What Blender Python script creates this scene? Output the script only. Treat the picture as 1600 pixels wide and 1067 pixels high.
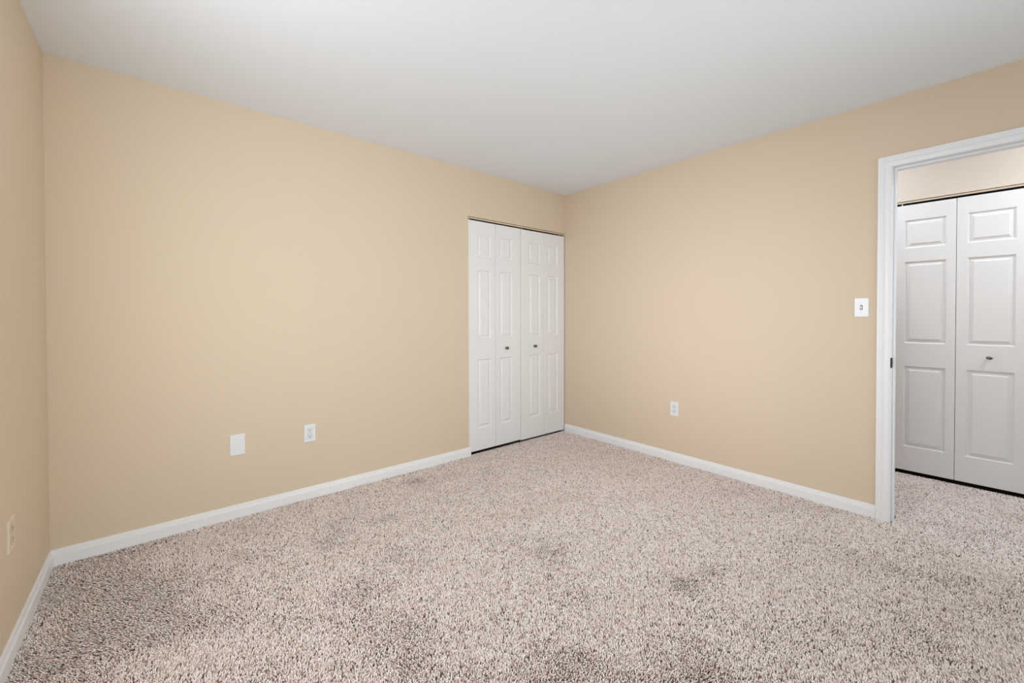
import bpy, bmesh, math
import numpy as np
from mathutils import Matrix, Vector

for o in list(bpy.data.objects):
    bpy.data.objects.remove(o)
S = bpy.context.scene
COL = S.collection

# ------------------------------------------------------------------ camera, light, exposure
# world: rear wall = plane y 0, right wall = plane x 0, carpet top = z 0, metres
H = 2.44
ROOM_W = 3.567           # rear wall runs x -ROOM_W .. 0
ROOM_D = 4.30            # room runs y -ROOM_D .. 0
cam_d = bpy.data.cameras.new('camera')
cam_d.sensor_fit = 'HORIZONTAL'
cam_d.sensor_width = 36.0
cam_d.lens = 655.158 / 1600 * 36.0
cam_d.shift_x = -26.236 / 1600
cam_d.shift_y = -32.052 / 1600
cam_d.clip_start = 0.02
cam = bpy.data.objects.new('camera', cam_d)
COL.objects.link(cam)
right = Vector((0.75001988, -0.66141364, -0.00147664))
up = Vector((0.00902459, 0.00800118, 0.99992727))
fwd = Vector((0.66135371, 0.74997866, -0.01197003))
m = Matrix((right, up, -fwd)).transposed().to_4x4()
m.translation = Vector((-3.16467662, -3.01661618, 1.19234137))
cam.matrix_world = m
S.camera = cam

S.view_settings.view_transform = 'Standard'
S.view_settings.look = 'None'
S.view_settings.gamma = 1.0
S.view_settings.use_curve_mapping = False
S.view_settings.exposure = -0.03
S.cycles.max_bounces = 16
S.cycles.diffuse_bounces = 10
S.cycles.sample_clamp_indirect = 6.0

world = bpy.data.worlds.new('world')
S.world = world
world.use_nodes = True
bg = world.node_tree.nodes['Background']
bg.inputs[0].default_value = (0.62, 0.78, 1.0, 1)
bg.inputs[1].default_value = 0.02


def area(name, loc, target, sx, sy, power, color, spread=180):
    d = bpy.data.lights.new(name, 'AREA')
    d.shape = 'RECTANGLE'
    d.size, d.size_y = sx, sy
    d.energy = power
    d.color = color
    d.spread = math.radians(spread)
    o = bpy.data.objects.new(name, d)
    COL.objects.link(o)
    o.location = loc
    o.rotation_euler = (Vector(target) - Vector(loc)).to_track_quat('-Z', 'Y').to_euler()
    return o


# daylight: unseen window behind the viewer; left-wall window and aimed lamps added as fill
WX0, WX1, WZ0, WZ1 = -2.66, -0.40, 0.18, 2.08
CY0, CY1, CZ0, CZ1 = -3.08, -1.08, 0.72, 2.08
DAY = (0.93, 1.0, 0.965)
area('daylight_and_fill', (-1.50, -ROOM_D + 0.006, 1.10), (-1.50, 0, 1.10), 2.2, 1.8, 19.3, DAY)
area('daylight_and_fill', (-1.15, -ROOM_D + 0.008, 1.40), (-1.90, 0, 1.40), 1.4, 1.3, 5.6, DAY, 80)  # added fill lamp, aimed across at the rear wall
area('daylight_and_fill', (-1.15, -ROOM_D + 0.010, 1.40), (-3.10, 0, 1.45), 1.4, 1.3, 11.2, DAY, 90)  # added fill lamp, aimed to lift the left side of the room
area('daylight_and_fill', (-ROOM_W + 0.006, -1.65, 1.40), (0, -1.65, 1.35), 1.1, 1.2, 24.0, (0.985, 1, 1))  # lamp in the added left window, lights the right wall
area('daylight_and_fill', (-ROOM_W + 0.010, -2.40, 1.40), (0, -1.40, 1.10), 1.3, 1.3, 7.6, (1, 1, 1), 60)  # added narrow fill lamp aimed at the right wall


# ------------------------------------------------------------------ materials
def lin(r, g, b):
    f = lambda c: (c / 255 / 12.92) if c <= 10 else ((c / 255 + 0.055) / 1.055) ** 2.4
    return (f(r), f(g), f(b), 1.0)


def mat(name, color, rough=0.5, metal=0.0, bump=None, spec=0.5):
    mt = bpy.data.materials.new(name)
    mt.use_nodes = True
    nt = mt.node_tree
    b = nt.nodes['Principled BSDF']
    b.inputs['Base Color'].default_value = color
    b.inputs['Roughness'].default_value = rough
    b.inputs['Metallic'].default_value = metal
    b.inputs['Specular IOR Level'].default_value = spec
    if bump:
        scale, strength, dist = bump
        tc = nt.nodes.new('ShaderNodeTexCoord')
        n = nt.nodes.new('ShaderNodeTexNoise')
        n.inputs['Scale'].default_value = scale
        n.inputs['Detail'].default_value = 3
        bp = nt.nodes.new('ShaderNodeBump')
        bp.inputs['Strength'].default_value = strength
        bp.inputs['Distance'].default_value = dist
        nt.links.new(tc.outputs['Object'], n.inputs['Vector'])
        nt.links.new(n.outputs['Fac'], bp.inputs['Height'])
        nt.links.new(bp.outputs['Normal'], b.inputs['Normal'])
    return mt


M_WALL = mat('beige_wall_paint', lin(213, 197, 177), 0.62, bump=(260, 0.10, 0.001), spec=0.25)
M_HALL = mat('hall_wall_paint', lin(218, 207, 198), 0.62, bump=(260, 0.10, 0.001), spec=0.25)
M_CEIL = mat('white_ceiling_paint', lin(233, 239, 248), 0.9, bump=(180, 0.1, 0.001), spec=0.1)
M_TRIM = mat('white_trim_paint', lin(233, 235, 240), 0.38, spec=0.4)
M_DOOR = mat('white_door_paint', lin(230, 231, 235), 0.42, bump=(90, 0.05, 0.0005), spec=0.4)
M_PLATE = mat('white_plastic', lin(226, 230, 236), 0.3)
M_IVORY = mat('ivory_plastic', lin(219, 204, 186), 0.4)
M_SLOT = mat('dark_slot', lin(20, 18, 17), 0.6)
M_CHROME = mat('chrome_knob', lin(112, 110, 109), 0.14, 1.0)
M_STEEL = mat('steel', lin(120, 118, 115), 0.35, 1.0)
M_NICKEL = mat('worn_strike_metal', lin(70, 66, 60), 0.4, 1.0)
M_CLOSET = mat('closet_paint', lin(190, 170, 140), 0.8)
M_BACKING = mat('carpet_backing', lin(92, 76, 66), 1.0, spec=0.0)


# ------------------------------------------------------------------ helpers
def link(name, bm, material, parent=None, smooth=False, bevel=0.0, segs=2):
    me = bpy.data.meshes.new(name)
    bmesh.ops.recalc_face_normals(bm, faces=bm.faces)
    bm.to_mesh(me)
    bm.free()
    me.materials.append(material)
    if smooth:
        for p in me.polygons:
            p.use_smooth = True
    o = bpy.data.objects.new(name, me)
    COL.objects.link(o)
    if parent is not None:
        o.parent = parent
    if bevel:
        md = o.modifiers.new('bevel', 'BEVEL')
        md.width = bevel
        md.segments = segs
        md.limit_method = 'ANGLE'
    return o


def tag(o, label=None, cat=None, group=None, kind=None):
    if label: o['label'] = label
    if cat: o['category'] = cat
    if group: o['group'] = group
    if kind: o['kind'] = kind
    return o


def empty(name, loc, rotz=0.0):
    o = bpy.data.objects.new(name, None)
    o.empty_display_size = 0.05
    COL.objects.link(o)
    o.location = loc
    o.rotation_euler = (0, 0, rotz)
    return o


def box(bm, x0, x1, y0, y1, z0, z1):
    v = [bm.verts.new((x, y, z)) for x in (x0, x1) for y in (y0, y1) for z in (z0, z1)]
    for f in ((0, 1, 3, 2), (4, 6, 7, 5), (0, 4, 5, 1), (2, 3, 7, 6), (0, 2, 6, 4), (1, 5, 7, 3)):
        bm.faces.new([v[i] for i in f])
    return v


def prism(bm, outline, to3d, d0, d1):
    a = [bm.verts.new(to3d(u, v, d0)) for u, v in outline]
    b = [bm.verts.new(to3d(u, v, d1)) for u, v in outline]
    bm.faces.new(a)
    bm.faces.new(b[::-1])
    n = len(a)
    for i in range(n):
        bm.faces.new([a[i], b[i], b[(i + 1) % n], a[(i + 1) % n]])


def lathe(bm, profile, axis_to3d, segs=24):
    """profile: (radius, height); axis_to3d maps (x, y, h)"""
    rings = []
    for r, h in profile:
        if r < 1e-6:
            rings.append([bm.verts.new(axis_to3d(0, 0, h))])
        else:
            rings.append([bm.verts.new(axis_to3d(r * math.cos(2 * math.pi * i / segs), r * math.sin(2 * math.pi * i / segs), h))
                          for i in range(segs)])
    for a, b in zip(rings, rings[1:]):
        for i in range(segs):
            j = (i + 1) % segs
            if len(a) == 1 and len(b) == 1: continue
            if len(a) == 1: bm.faces.new([a[0], b[i], b[j]])
            elif len(b) == 1: bm.faces.new([a[i], a[j], b[0]])
            else: bm.faces.new([a[i], a[j], b[j], b[i]])


def sweep(bm, profile, frames):
    """profile: (u, v) points; frames: functions mapping (u, v) to 3d at each station"""
    rows = [[bm.verts.new(fr(u, v)) for u, v in profile] for fr in frames]
    n = len(profile)
    for a, b in zip(rows, rows[1:]):
        for i in range(n):
            j = (i + 1) % n
            bm.faces.new([a[i], a[j], b[j], b[i]])
    bm.faces.new(rows[0])
    bm.faces.new(rows[-1][::-1])


# ------------------------------------------------------------------ room shell
FZ = -0.016           # carpet backing; the pile stands up to about z 0
T = 0.115             # wall thickness
HALL_X = 1.05         # face of the hall wall that holds the hall closet
OX = -1.190           # left edge of the closet opening in the rear wall
OZ = 2.042            # closet opening height
DY0, DY1, DZ = -2.588, -3.350, 2.046     # doorway in the right wall (jamb faces)
JT = 0.018
HY0, HY1 = -1.20, -4.60                  # hall extent
HOY0, HOY1, HOZ = -2.462, -3.122, 2.0485  # hall closet opening


def struct(name, bm, material, label, cat, parent=None, **k):
    o = link(name, bm, material, parent, **k)
    if parent is None:
        tag(o, label, cat, kind='structure')
    return o


bm = bmesh.new()
box(bm, -ROOM_W - T, HALL_X + 0.75, -5.00, 0.75, FZ - 0.1, FZ)
struct('floor', bm, M_BACKING, 'carpeted floor under the speckled taupe pile', 'floor')

bm = bmesh.new()
box(bm, -ROOM_W - T, HALL_X + 0.75, -5.00, 0.75, H, H + 0.1)
struct('ceiling', bm, M_CEIL, 'plain white painted ceiling over the beige room', 'ceiling')

bm = bmesh.new()
prism(bm, [(-ROOM_W - T, FZ), (OX, FZ), (OX, OZ), (0, OZ), (0, H), (-ROOM_W - T, H)], lambda u, v, d: (u, d, v), 0, T)
struct('wall_rear', bm, M_WALL, 'long beige wall with the narrow white closet doors at its end', 'wall')

bm = bmesh.new()
prism(bm, [(0.75, FZ), (DY0 + JT, FZ), (DY0 + JT, DZ + JT), (DY1 - JT, DZ + JT), (DY1 - JT, FZ), (-5.00, FZ), (-5.00, H), (0.75, H)],
      lambda u, v, d: (d, u, v), 0, T)
struct('wall_right', bm, M_WALL, 'beige wall with the light switch and the open doorway to the hall', 'wall')

bm = bmesh.new()
for a in ((-ROOM_D - T, CY0, FZ, H), (CY1, 0, FZ, H), (CY0, CY1, FZ, CZ0), (CY0, CY1, CZ1, H)):
    box(bm, -ROOM_W - T, -ROOM_W, a[0], a[1], a[2], a[3])
struct('wall_left', bm, M_WALL, 'beige wall seen edge-on at the left edge of the photo', 'wall')

bm = bmesh.new()
y0, y1 = -ROOM_D - T, -ROOM_D
for a in ((-ROOM_W, WX0, FZ, H), (WX1, 0, FZ, H), (WX0, WX1, FZ, WZ0), (WX0, WX1, WZ1, H)):
    box(bm, a[0], a[1], y0, y1, a[2], a[3])
struct('wall_front', bm, M_WALL, 'beige wall with the window behind the viewer', 'wall')

# window behind the viewer, and one added in the left wall for its light
def window(name, label, to3d, a0, a1, z0, z1):
    fw = 0.05
    bm = bmesh.new()
    am = (a0 + a1) / 2
    for u0, u1, v0, v1 in ((a0, a0 + fw, z0, z1), (a1 - fw, a1, z0, z1), (a0 + fw, a1 - fw, z0, z0 + fw), (a0 + fw, a1 - fw, z1 - fw, z1),
                           (am - 0.03, am + 0.03, z0 + fw, z1 - fw)):
        prism(bm, [(u0, v0), (u1, v0), (u1, v1), (u0, v1)], to3d, 0.045, 0.09)
    struct(name, bm, M_TRIM, label, 'window')


window('window_1', 'wide white framed window in the wall behind the viewer', lambda u, v, d: (u, -ROOM_D - d, v), WX0, WX1, WZ0, WZ1)
window('added_window_2', 'added unseen white framed window in the left wall to carry fill light', lambda u, v, d: (-ROOM_W - d, u, v), CY0, CY1, CZ0, CZ1)

# closet behind the bifold doors
bm = bmesh.new()
box(bm, OX - 0.3, 0.0, 0.70, 0.75, FZ, H)
box(bm, OX - 0.35, OX - 0.3, T, 0.75, FZ, H)
struct('wall_closet', bm, M_CLOSET, 'dark inside of the closet behind the white bifold doors', 'wall')

# hall
bm = bmesh.new()
prism(bm, [(HY0, FZ), (HOY0, FZ), (HOY0, HOZ), (HOY1, HOZ), (HOY1, FZ), (HY1, FZ), (HY1, H), (HY0, H)],
      lambda u, v, d: (d, u, v), HALL_X, HALL_X + T)
struct('wall_hall', bm, M_HALL, 'pale beige hall wall above the hall closet doors', 'wall')
bm = bmesh.new()
box(bm, T, HALL_X + 0.75, HY0, HY0 + 0.1, FZ, H)
box(bm, T, HALL_X + 0.75, HY1 - 0.1, HY1, FZ, H)
box(bm, HALL_X + 0.70, HALL_X + 0.75, HY1, HY0, FZ, H)
struct('wall_hall_end', bm, M_HALL, 'beige walls closing the hall beyond the doorway', 'wall')

# ------------------------------------------------------------------ baseboards
BB = [(0.0, FZ), (0.0135, FZ), (0.0135, 0.0450), (0.0128, 0.0470), (0.0112, 0.0478), (0.0082, 0.0482), (0.0078, 0.0500), (0.0076, 0.0570),
      (0.0066, 0.0625), (0.0062, 0.0680), (0.0048, 0.0705), (0.0030, 0.0714), (0.0, 0.0716)]


def baseboard(name, label, frames):
    bm = bmesh.new()
    sweep(bm, BB, frames)
    return struct(name, bm, M_TRIM, label, 'baseboard')


baseboard('baseboard_rear', 'white baseboard along the long wall from the corner to the closet',
          [lambda u, v: (-ROOM_W + u, -u, v), lambda u, v: (OX + 0.016, -u, v)])
baseboard('baseboard_right', 'white baseboard between the closet corner and the doorway casing',
          [lambda u, v: (-u, -0.0005, v), lambda u, v: (-u, -2.5225, v)])
baseboard('baseboard_left', 'white baseboard along the edge-on wall at the left',
          [lambda u, v: (-ROOM_W + u, -ROOM_D, v), lambda u, v: (-ROOM_W + u, -u, v)])

CO2_ = -3.350 - (-2.5235 + 2.588)
baseboard('baseboard_right_2', 'white baseboard on the far side of the doorway, outside the photo',
          [lambda u, v: (-u, CO2_ - 0.001, v), lambda u, v: (-u, -ROOM_D, v)])
baseboard('baseboard_hall', 'white baseboard in the hall beside the hall closet doors',
          [lambda u, v: (HALL_X - u, HOY1 - 0.001, v), lambda u, v: (HALL_X - u, HY1 + 0.001, v)])
baseboard('baseboard_hall_2', 'white baseboard in the hall behind the doorway casing',
          [lambda u, v: (HALL_X - u, HY0 - 0.001, v), lambda u, v: (HALL_X - u, HOY0 + 0.001, v)])

# ------------------------------------------------------------------ doorway: jamb, stop, casing
CW = 0.0605
CO = -2.5235                       # outer edge of the casing
CI = CO - CW                       # inner edge
CZ = 2.1055 - CW                   # inner top
CP = [(0, 0), (0, 0.0155), (0.0015, 0.017), (0.010, 0.017), (0.0125, 0.0160), (0.0150, 0.0135), (0.0195, 0.0118), (0.0245, 0.0122),
      (0.0285, 0.0145), (0.0315, 0.0150), (0.0335, 0.0142), (0.0345, 0.0115), (0.0365, 0.0105), (0.0480, 0.0095), (0.0535, 0.0088),
      (0.0550, 0.0102), (0.0580, 0.0100), (0.0600, 0.0082), (CW, 0.0060), (CW, 0)]
CO2 = DY1 - (CO - DY0)             # mirrored on the far side of the doorway
ztop = CZ + CW


def casing_frames(face_x, sgn):
    return [lambda u, v: (face_x + sgn * v, CO - u, FZ),
            lambda u, v: (face_x + sgn * v, CO - u, ztop - u),
            lambda u, v: (face_x + sgn * v, CO2 + u, ztop - u),
            lambda u, v: (face_x + sgn * v, CO2 + u, FZ)]


bm = bmesh.new()
sweep(bm, CP, casing_frames(0.0, -1))
sweep(bm, CP, casing_frames(T, 1))
struct('trim_1', bm, M_TRIM, 'white ridged casing around the open doorway', 'door casing')

bm = bmesh.new()
prism(bm, [(DY0, FZ), (DY0, DZ), (DY1, DZ), (DY1, FZ), (DY1 - JT, FZ), (DY1 - JT, DZ + JT), (DY0 + JT, DZ + JT), (DY0 + JT, FZ)],
      lambda u, v, d: (d, u, v), -0.0005, T + 0.0005)
jamb = struct('trim_2', bm, M_TRIM, 'white door jamb with stop strip and strike plate inside the doorway', 'door jamb', bevel=0.0012)
bm = bmesh.new()
st = 0.011
prism(bm, [(DY0, FZ), (DY0, DZ), (DY1, DZ), (DY1, FZ), (DY1 + st, FZ), (DY1 + st, DZ - st), (DY0 - st, DZ - st), (DY0 - st, FZ)],
      lambda u, v, d: (d, u, v), 0.036, 0.070)
link('door_stop', bm, M_TRIM, jamb, bevel=0.0025)
# strike plate on the jamb, with its lip curled round the room-side edge
bm = bmesh.new()
prism(bm, [(-0.002, 0.000), (0.030, 0.000), (0.030, -0.0016), (-0.0025, -0.0016), (-0.0065, 0.0015), (-0.0060, 0.0028)],
      lambda u, v, d: (u, DY0 + v, d), 0.890, 0.948)
strike = link('strike_plate', bm, M_NICKEL, jamb, bevel=0.0004)
tag(strike, 'dark metal strike plate')
bm = bmesh.new()
box(bm, 0.008, 0.020, DY0 - 0.0022, DY0 - 0.0014, 0.907, 0.931)
link('latch_hole', bm, M_SLOT, strike)
for z in (0.897, 0.941):
    bm = bmesh.new()
    lathe(bm, [(0, 0.0030), (0.0026, 0.0028), (0.0036, 0.0014)], lambda x, y, h, z=z: (0.014 + x, DY0 - h, z + y), 12)
    link('screw', bm, M_STEEL, strike, smooth=True)


# ------------------------------------------------------------------ bifold doors
def leaf_mesh(bm, w, z0, z1, panels, th=0.033):
    """one moulded leaf: face in the local plane y 0 looking towards -y, x 0..w; panels: (x0, x1, z0, z1)"""
    xs = sorted({0.0, w, *[p[0] for p in panels], *[p[1] for p in panels]})
    zs = sorted({z0, z1, *[p[2] for p in panels], *[p[3] for p in panels]})
    vs = {}

    def V(x, y, z):
        k = (round(x, 5), round(y, 5), round(z, 5))
        if k not in vs: vs[k] = bm.verts.new((x, y, z))
        return vs[k]
    inpanel = lambda x, z: any(p[0] < x < p[1] and p[2] < z < p[3] for p in panels)
    for a, b in zip(xs, xs[1:]):
        for c, d in zip(zs, zs[1:]):
            if not inpanel((a + b) / 2, (c + d) / 2):
                bm.faces.new([V(a, 0, c), V(b, 0, c), V(b, 0, d), V(a, 0, d)])
    prof = [(0, 0), (0.0018, 0.0016), (0.0060, 0.0082), (0.0085, 0.0102), (0.0120, 0.0106), (0.0140, 0.0101), (0.0300, 0.0044), (0.0310, 0.0010), (0.0322, 0.0004)]
    for p in panels:
        prev = None
        for ins, dep in prof:
            ring = [V(p[0] + ins, dep, p[2] + ins), V(p[1] - ins, dep, p[2] + ins), V(p[1] - ins, dep, p[3] - ins), V(p[0] + ins, dep, p[3] - ins)]
            if prev:
                for i in range(4):
                    j = (i + 1) % 4
                    bm.faces.new([prev[i], prev[j], ring[j], ring[i]])
            prev = ring
        bm.faces.new(prev)
    # edges and back
    rim = [(x, z0) for x in xs] + [(w, z) for z in zs[1:]] + [(x, z1) for x in xs[::-1][1:]] + [(0, z) for z in zs[::-1][1:-1]]
    fr = [V(x, 0, z) for x, z in rim]
    bk = [V(x, th, z) for x, z in rim]
    n = len(rim)
    for i in range(n):
        j = (i + 1) % n
        bm.faces.new([fr[i], bk[i], bk[j], fr[j]])
    bm.faces.new(bk)


def bifold(name, label, loc, rotz, leaves, z0, z1, rows, knob, pins, oval=False):
    """leaves: (x0, x1, panel_x0, panel_x1) in the door's own frame"""
    root = empty(name, loc, rotz)
    tag(root, label, 'bifold door', kind='structure')
    objs = []
    for (x0, x1, p0, p1) in leaves:
        bm = bmesh.new()
        leaf_mesh(bm, x1 - x0, z0, z1, [(p0 - x0, p1 - x0, a, b) for a, b in rows])
        lf = link('door_leaf', bm, M_DOOR, root, bevel=0.0015, segs=2)
        lf.location = (x0, 0, 0)
        objs.append(lf)
    kl, kx, kz = knob
    bm = bmesh.new()
    prof = [(0.0105, 0.0), (0.0105, 0.0022), (0.0062, 0.0042), (0.0052, 0.0105), (0.0068, 0.0145), (0.0118, 0.0180), (0.0142, 0.0215),
            (0.0136, 0.0250), (0.0102, 0.0276), (0.0050, 0.0288), (0, 0.0291)]
    sx, sz = (1.12, 0.72) if oval else (1.0, 1.0)
    tilt = 0.12 if oval else 0.0
    lathe(bm, prof, lambda x, y, h: (sx * x, -h, sz * y - tilt * x), 28)
    k = link('knob', bm, M_CHROME, objs[kl], smooth=True)
    k.location = (kx - leaves[kl][0], 0, kz)
    tag(k, 'small chrome knob')
    for px in pins:
        bm = bmesh.new()
        lathe(bm, [(0.0035, z1), (0.0035, z1 + 0.013), (0.0022, z1 + 0.0165)], lambda x, y, h: (px + x, 0.014 + y, h), 12)
        link('pivot_pin', bm, M_PLATE, root, smooth=True)
    for z in (0.25, 1.02, 1.80):
        bm = bmesh.new()
        sx_ = leaves[0][1] + 0.5 * (leaves[1][0] - leaves[0][1])
        lathe(bm, [(0, z - 0.03), (0.004, z - 0.03), (0.004, z + 0.03), (0, z + 0.03)], lambda x, y, h: (sx_ + x, 0.037 + y, h), 10)
        link('hinge', bm, M_STEEL, root, smooth=True)
    return root


FY = 0.008
ROWS = [(0.212, 0.814), (0.995, 1.592), (1.700, 1.900)]
bifold('door_1', 'white bifold closet door pair nearer the long baseboard, left of the centre seam', (0, FY, 0), 0,
       [(-1.1865, -0.8965, -1.088, -0.947), (-0.8945, -0.6015, -0.847, -0.703)], 0.020, 2.0145, ROWS, (1, -0.775, 0.899), [-1.165])
bifold('door_2', 'white bifold closet door pair beside the room corner, right of the centre seam', (0, FY, 0), 0,
       [(-0.5975, -0.3035, -0.496, -0.349), (-0.3015, -0.0085, -0.249, -0.106)], 0.012, 2.0125, ROWS, (0, -0.425, 0.900), [-0.575, -0.062])
ROWS_H = [(0.207, 0.812), (0.985, 1.593), (1.694, 1.903)]
bifold('door_3', 'white bifold door pair of the hall closet seen through the doorway', (HALL_X, 0, 0), -math.pi / 2,
       [(2.466, 2.789, 2.516, 2.741), (2.7915, 3.114, 2.843, 3.066)], 0.026, 2.0165, ROWS_H, (1, 2.952, 0.904), [2.50], oval=True)


def track(name, label, to3d, a, b, z, hgt=0.0155):
    """painted channel that carries the bifold pins, just under the opening's head"""
    bm = bmesh.new()
    g = 0.0048
    prism(bm, [(a, z - hgt), (b, z - hgt), (b, z - g), (a, z - g)], to3d, 0.0040, 0.009)
    prism(bm, [(a, z - g - 0.0015), (b, z - g - 0.0015), (b, z - g), (a, z - g)], to3d, 0.009, 0.050)
    prism(bm, [(a, z - g), (b, z - g), (b, z - 0.0001), (a, z - 0.0001)], to3d, 0.040, 0.050)
    return struct(name, bm, M_WALL, label, 'door track')


track('trim_3', 'beige painted door track under the head of the bedroom closet opening', lambda u, v, d: (u, d, v), OX + 0.002, -0.002, OZ)
track('trim_4', 'beige painted door track under the head of the hall closet opening', lambda u, v, d: (HALL_X + d, u, v), HOY1 + 0.002, HOY0 - 0.002, HOZ, 0.0150)


# ------------------------------------------------------------------ wall plates; local frame: x right, z up, face towards -y
def plate_mesh(bm, w, h, t=0.0055, edge=0.0035):
    loops = [(0, 0), (0, 0.0022), (edge * 0.35, t * 0.75), (edge, t), (edge + 0.0012, t)]
    prev = None
    for ins, d in loops:
        x, z = w / 2 - ins, h / 2 - ins
        ring = [bm.verts.new(q) for q in ((-x, -d, -z), (x, -d, -z), (x, -d, z), (-x, -d, z))]
        if prev:
            for i in range(4):
                j = (i + 1) % 4
                bm.faces.new([prev[i], prev[j], ring[j], ring[i]])
        else:
            bm.faces.new(ring[::-1])
        prev = ring
    bm.faces.new(prev)


def screw(parent, z, d=0.0055):
    bm = bmesh.new()
    lathe(bm, [(0.0034, d - 0.001), (0.0034, d + 0.0006), (0.0022, d + 0.0014), (0, d + 0.0016)], lambda x, y, h: (x, -h, z + y), 14)
    s = link('screw', bm, M_PLATE, parent, smooth=True)
    bm = bmesh.new()
    box(bm, -0.0026, 0.0026, -d - 0.0019, -d - 0.0012, z - 0.0004, z + 0.0004)
    link('screw_slot', bm, M_STEEL, s)


def outlet(label, loc, rotz, w=0.0700, h=0.1143, body=None, sock=None):
    root = empty('power_outlet', loc, rotz)
    tag(root, label, 'outlet')
    bm = bmesh.new()
    plate_mesh(bm, w, h)
    link('cover_plate', bm, body or M_PLATE, root)
    for zc in (0.0195, -0.0195):
        bm = bmesh.new()
        out = []
        for i in range(32):
            a = 2 * math.pi * i / 32
            out.append((0.0172 * math.cos(a), zc + max(-0.0143, min(0.0143, 0.0172 * math.sin(a)))))
        prism(bm, out, lambda u, v, d: (u, d, v), -0.0048, -0.0072)
        rc = link('socket', bm, sock or M_PLATE, root, bevel=0.0006)
        # dark rebate line round the socket
        bm = bmesh.new()
        prism(bm, [(u * 1.05, zc + (v - zc) * 1.06) for u, v in out], lambda u, v, d: (u, d, v), -0.0050, -0.0058)
        link('socket_gap', bm, M_STEEL, rc)
        for sx, hw, hh in ((-0.0063, 0.0016, 0.0048), (0.0063, 0.0016, 0.0040)):
            bm = bmesh.new()
            box(bm, sx - hw, sx + hw, -0.0076, -0.0071, zc + 0.0035 - hh, zc + 0.0035 + hh)
            link('slot', bm, M_SLOT, rc)
        bm = bmesh.new()
        prism(bm, [(0.0033 * math.cos(a), zc - 0.0075 + max(-0.0022, 0.0033 * math.sin(a))) for a in [2 * math.pi * i / 16 for i in range(16)]],
              lambda u, v, d: (u, d, v), -0.0071, -0.0076)
        link('ground_hole', bm, M_SLOT, rc)
    screw(root, 0.0)
    return root


outlet('white power outlet on the long beige wall, right of the blank plate', (-2.4275, 0, 0.424), 0)
outlet('white power outlet low on the wall between the closet and the doorway', (0, -1.2325, 0.428), -math.pi / 2)
outlet('ivory power outlet low on the edge-on wall at the left photo edge', (-ROOM_W, -0.699, 0.424), math.pi / 2, 0.080, 0.1165, M_IVORY, M_IVORY)

root = empty('blank_wall_plate', (-2.8205, 0, 0.4275), 0)
tag(root, 'large blank white wall plate on the long beige wall, left of the outlet', 'wall plate')
bm = bmesh.new()
plate_mesh(bm, 0.0765, 0.1240, 0.006, 0.004)
link('cover_plate', bm, M_PLATE, root)

root = empty('light_switch', (0, -2.449, 1.240), -math.pi / 2)
tag(root, 'white toggle light switch on the beige wall beside the doorway casing', 'light switch')
bm = bmesh.new()
plate_mesh(bm, 0.0700, 0.1143)
link('cover_plate', bm, M_PLATE, root)
bm = bmesh.new()
box(bm, -0.0062, 0.0062, -0.0060, -0.0053, -0.0135, 0.0140)
link('toggle_slot', bm, M_SLOT, root)
bm = bmesh.new()
prism(bm, [(-0.004, -0.0105), (-0.0085, -0.0095), (-0.0165, 0.0040), (-0.0175, 0.0078), (-0.0140, 0.0092), (-0.0085, 0.0075), (-0.004, 0.0080)],
      lambda u, v, d: (d, u, v), -0.0045, 0.0045)
link('toggle', bm, M_PLATE, root, bevel=0.0008)
screw(root, 0.030)
screw(root, -0.030)

# ------------------------------------------------------------------ carpet pile: every tuft is a small twisted leaning yarn end
def smooth_noise(rng, x, y, cell, n=96):
    g = rng.random((n, n))
    u, v = x / cell + 40.3, y / cell + 40.7
    i, j = np.floor(u).astype(int), np.floor(v).astype(int)
    fx, fy = u - i, v - j
    fx, fy = fx * fx * (3 - 2 * fx), fy * fy * (3 - 2 * fy)
    G = lambda a, b: g[a % n, b % n]
    return (G(i, j) * (1 - fx) + G(i + 1, j) * fx) * (1 - fy) + (G(i, j + 1) * (1 - fx) + G(i + 1, j + 1) * fx) * fy


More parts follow.
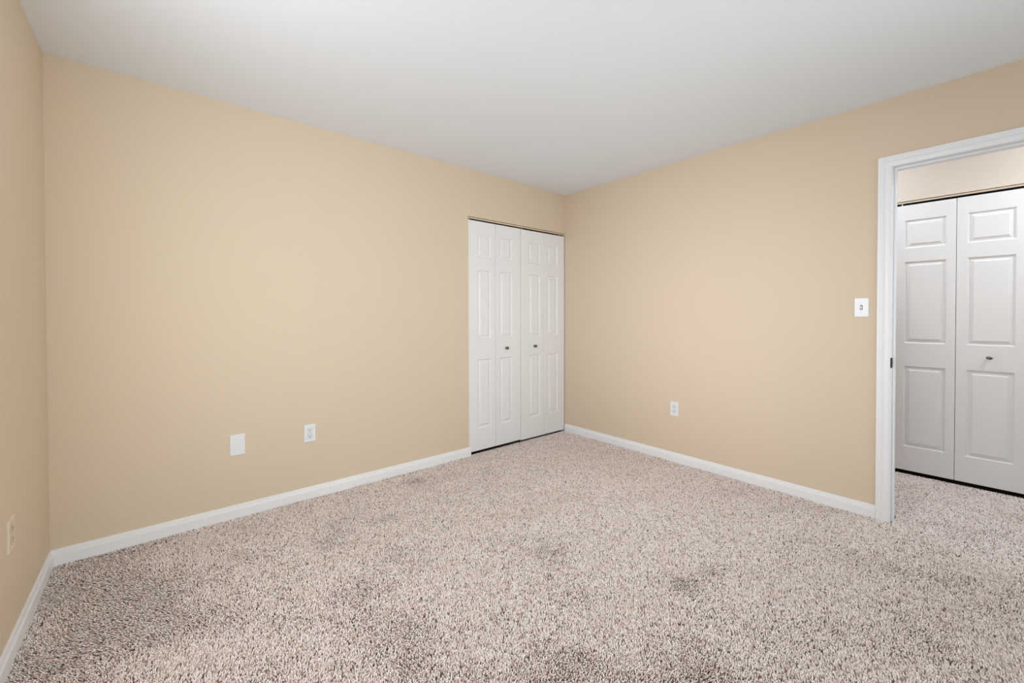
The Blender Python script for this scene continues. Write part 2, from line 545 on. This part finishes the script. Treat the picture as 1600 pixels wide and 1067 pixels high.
def carpet():
    rng = np.random.default_rng(7)
    sp = 0.0051
    pts = []
    for (x0, x1, y0, y1) in ((-ROOM_W + 0.013, -0.013, -4.28, -0.0135), (OX + 0.02, -0.003, -0.0135, 0.014),
                             (-0.013, T + 0.02, DY1 + 0.013, DY0 - 0.012), (T + 0.02, HALL_X + 0.010, -3.75, -2.0)):
        nx, ny = int((x1 - x0) / sp), int((y1 - y0) / sp)
        gx, gy = np.meshgrid(np.linspace(x0, x1, nx), np.linspace(y0, y1, ny))
        p = np.c_[gx.ravel(), gy.ravel()] + rng.uniform(-0.48, 0.48, (nx * ny, 2)) * sp
        p[:, 0] = np.clip(p[:, 0], x0 + 0.001, x1)
        p[:, 1] = np.clip(p[:, 1], y0, y1 - 0.001)
        pts.append(p)
    P = np.concatenate(pts)
    # keep what the camera can see (plus a margin to either side)
    C = np.array([-3.1647, -3.0166])
    d = P - C
    fwd2, rt2 = np.array([0.6614, 0.75]), np.array([0.75, -0.6614])
    dep, lat = d @ fwd2, d @ rt2
    P = P[(dep > -0.6)]
    N = len(P)
    big = 0.45 * smooth_noise(rng, P[:, 0] + P[:, 1], 0.45 * (P[:, 0] - P[:, 1]), 0.15) + 0.35 * smooth_noise(rng, P[:, 0], P[:, 1], 0.30) + 0.20 * smooth_noise(rng, P[:, 0], P[:, 1], 0.07)
    big = 0.60 + 0.9 * (big - 0.5)
    # trodden and brushed patches where the pile leans towards the viewer: x, y, radius, strength
    patches = [(-3.46, -0.24, 0.28, 0.5),
             (-3.23, -0.58, 0.22, 0.45),
             (-3.08, -0.9, 0.16, 0.35),
             (-3.3, -0.79, 0.2, 0.4),
             (-2.89, -0.51, 0.13, 0.3),
             (-2.49, -0.7, 0.12, 0.35),
             (-2.51, -1.14, 0.15, 0.28),
             (-2.73, -0.89, 0.1, 0.3),
             (-1.77, -0.2, 0.12, 0.4),
             (-2.2, -0.65, 0.12, 0.3),
             (-1.26, -0.4, 0.14, 0.25),
             (-1.67, -1.53, 0.13, 0.18),
             (-1.43, -2.08, 0.07, 0.55),
             (-1.23, -2.12, 0.05, 0.4),
             (-1.87, -1.87, 0.09, 0.28),
             (-1.8, -2.31, 0.09, 0.28),
             (-2.13, -2.05, 0.08, 0.2),
             (-0.56, -2.52, 0.11, 0.5),
             (-0.55, -2.69, 0.1, 0.35),
             (-0.46, -2.89, 0.12, 0.3),
             (-1.04, -2.86, 0.1, 0.35),
             (-1.26, -2.57, 0.07, 0.25),
             (-2.54, -1.7, 0.09, 0.15),
             (-0.26, -1.83, 0.15, 0.2),
             (-2.39, -1.85, 0.06, 0.25)]
    for px, py, pr, ps in patches:
        big = big - ps * np.exp(-((P[:, 0] - px) ** 2 + (P[:, 1] - py) ** 2) / (pr * pr))
    big = np.clip(big, 0, 0.9)
    ang = 2 * np.pi * rng.random(N)
    lean = rng.uniform(0.0006, 0.0042, N)
    dirx = np.cos(ang) * lean + (big - 0.5) * 0.015
    diry = np.sin(ang) * lean + (big - 0.5) * 0.018
    h = rng.uniform(0.0112, 0.0165, N) + (big - 0.5) * 0.003
    r = rng.uniform(0.0019, 0.0028, N)
    rot = rng.uniform(0, 2 * np.pi, N)
    K = 4
    lev = [(0.0, 0.85), (0.45, 1.0), (0.82, 0.9)]
    V = np.zeros((N, K * len(lev) + 1, 3), np.float32)
    for li, (t, s) in enumerate(lev):
        for k in range(K):
            a = rot + 2 * np.pi * k / K + t * 1.3
            V[:, li * K + k, 0] = P[:, 0] + dirx * t * t + np.cos(a) * r * s
            V[:, li * K + k, 1] = P[:, 1] + diry * t * t + np.sin(a) * r * s
            V[:, li * K + k, 2] = FZ + h * t
    V[:, -1, 0] = P[:, 0] + dirx * 1.1
    V[:, -1, 1] = P[:, 1] + diry * 1.1
    V[:, -1, 2] = FZ + h
    nv = V.shape[1]
    quads = []
    for li in range(len(lev) - 1):
        for k in range(K):
            k2 = (k + 1) % K
            quads.append((li * K + k, li * K + k2, (li + 1) * K + k2, (li + 1) * K + k))
    tris = [((len(lev) - 1) * K + k, (len(lev) - 1) * K + (k + 1) % K, nv - 1) for k in range(K)]
    base = (np.arange(N) * nv)[:, None]
    q = (np.array(quads).ravel()[None, :] + base)
    t = (np.array(tris).ravel()[None, :] + base)
    loops = np.concatenate([q, t], axis=1).ravel().astype(np.int32)
    sizes = np.tile(np.array([4] * len(quads) + [3] * len(tris), np.int32), N)
    starts = np.concatenate([[0], np.cumsum(sizes)[:-1]]).astype(np.int32)
    me = bpy.data.meshes.new('carpet_pile')
    me.vertices.add(N * nv)
    me.vertices.foreach_set('co', V.ravel())
    me.loops.add(len(loops))
    me.loops.foreach_set('vertex_index', loops)
    me.polygons.add(len(sizes))
    me.polygons.foreach_set('loop_start', starts)
    me.update(calc_edges=True)
    me.polygons.foreach_set('use_smooth', np.ones(len(sizes), bool))
    tone = np.clip(rng.normal(0.57, 0.28, N), 0, 1)
    at = me.attributes.new('tone', 'FLOAT', 'POINT')
    at.data.foreach_set('value', np.repeat(tone, nv).astype(np.float32))
    mt = bpy.data.materials.new('carpet_yarn')
    mt.use_nodes = True
    nt = mt.node_tree
    b = nt.nodes['Principled BSDF']
    b.inputs['Roughness'].default_value = 0.95
    b.inputs['Specular IOR Level'].default_value = 0.05
    an = nt.nodes.new('ShaderNodeAttribute')
    an.attribute_name = 'tone'
    cr = nt.nodes.new('ShaderNodeValToRGB')
    e = cr.color_ramp.elements
    e[0].position, e[0].color = 0.0, lin(108, 90, 79)
    e[1].position, e[1].color = 1.0, lin(255, 252, 249)
    for pos, c in ((0.20, (197, 177, 168)), (0.48, (238, 225, 219)), (0.75, (251, 244, 242))):
        k = e.new(pos)
        k.color = lin(*c)
    nt.links.new(an.outputs['Fac'], cr.inputs['Fac'])
    nt.links.new(cr.outputs['Color'], b.inputs['Base Color'])
    me.materials.append(mt)
    o = bpy.data.objects.new('carpet_pile', me)
    COL.objects.link(o)
    tag(o, 'speckled taupe and cream carpet pile covering the whole floor', 'carpet', kind='stuff')
    print('tufts', N)


carpet()

# ------------------------------------------------------------------ hall ceiling light out of sight, plus a second one added as fill
mg = mat('lamp_glass', (1, 1, 1, 1), 0.4)
bs = mg.node_tree.nodes['Principled BSDF']
bs.inputs['Emission Color'].default_value = (0.88, 1.0, 1.08, 1)
bs.inputs['Emission Strength'].default_value = 1.0
for (lx, ly, power, where) in ((0.55, -3.75, 63.0, 'behind the doorway'), (0.60, -2.00, 37.0, 'beside the bedroom wall, added as fill')):
    root = empty('ceiling_light', (lx, ly, H))
    tag(root, 'round ceiling light in the hall ' + where, 'ceiling light', 'hall ceiling lights')
    bm = bmesh.new()
    lathe(bm, [(0, 0), (0.15, 0), (0.15, -0.02), (0.14, -0.025)], lambda x, y, h: (x, y, h), 32)
    link('base', bm, M_PLATE, root, smooth=True)
    bm = bmesh.new()
    lathe(bm, [(0.138, -0.022), (0.125, -0.055), (0.085, -0.085), (0.04, -0.097), (0, -0.10)], lambda x, y, h: (x, y, h), 32)
    mk = mg.copy()
    mk.node_tree.nodes['Principled BSDF'].inputs['Emission Strength'].default_value = power
    link('shade', bm, mk, root, smooth=True)
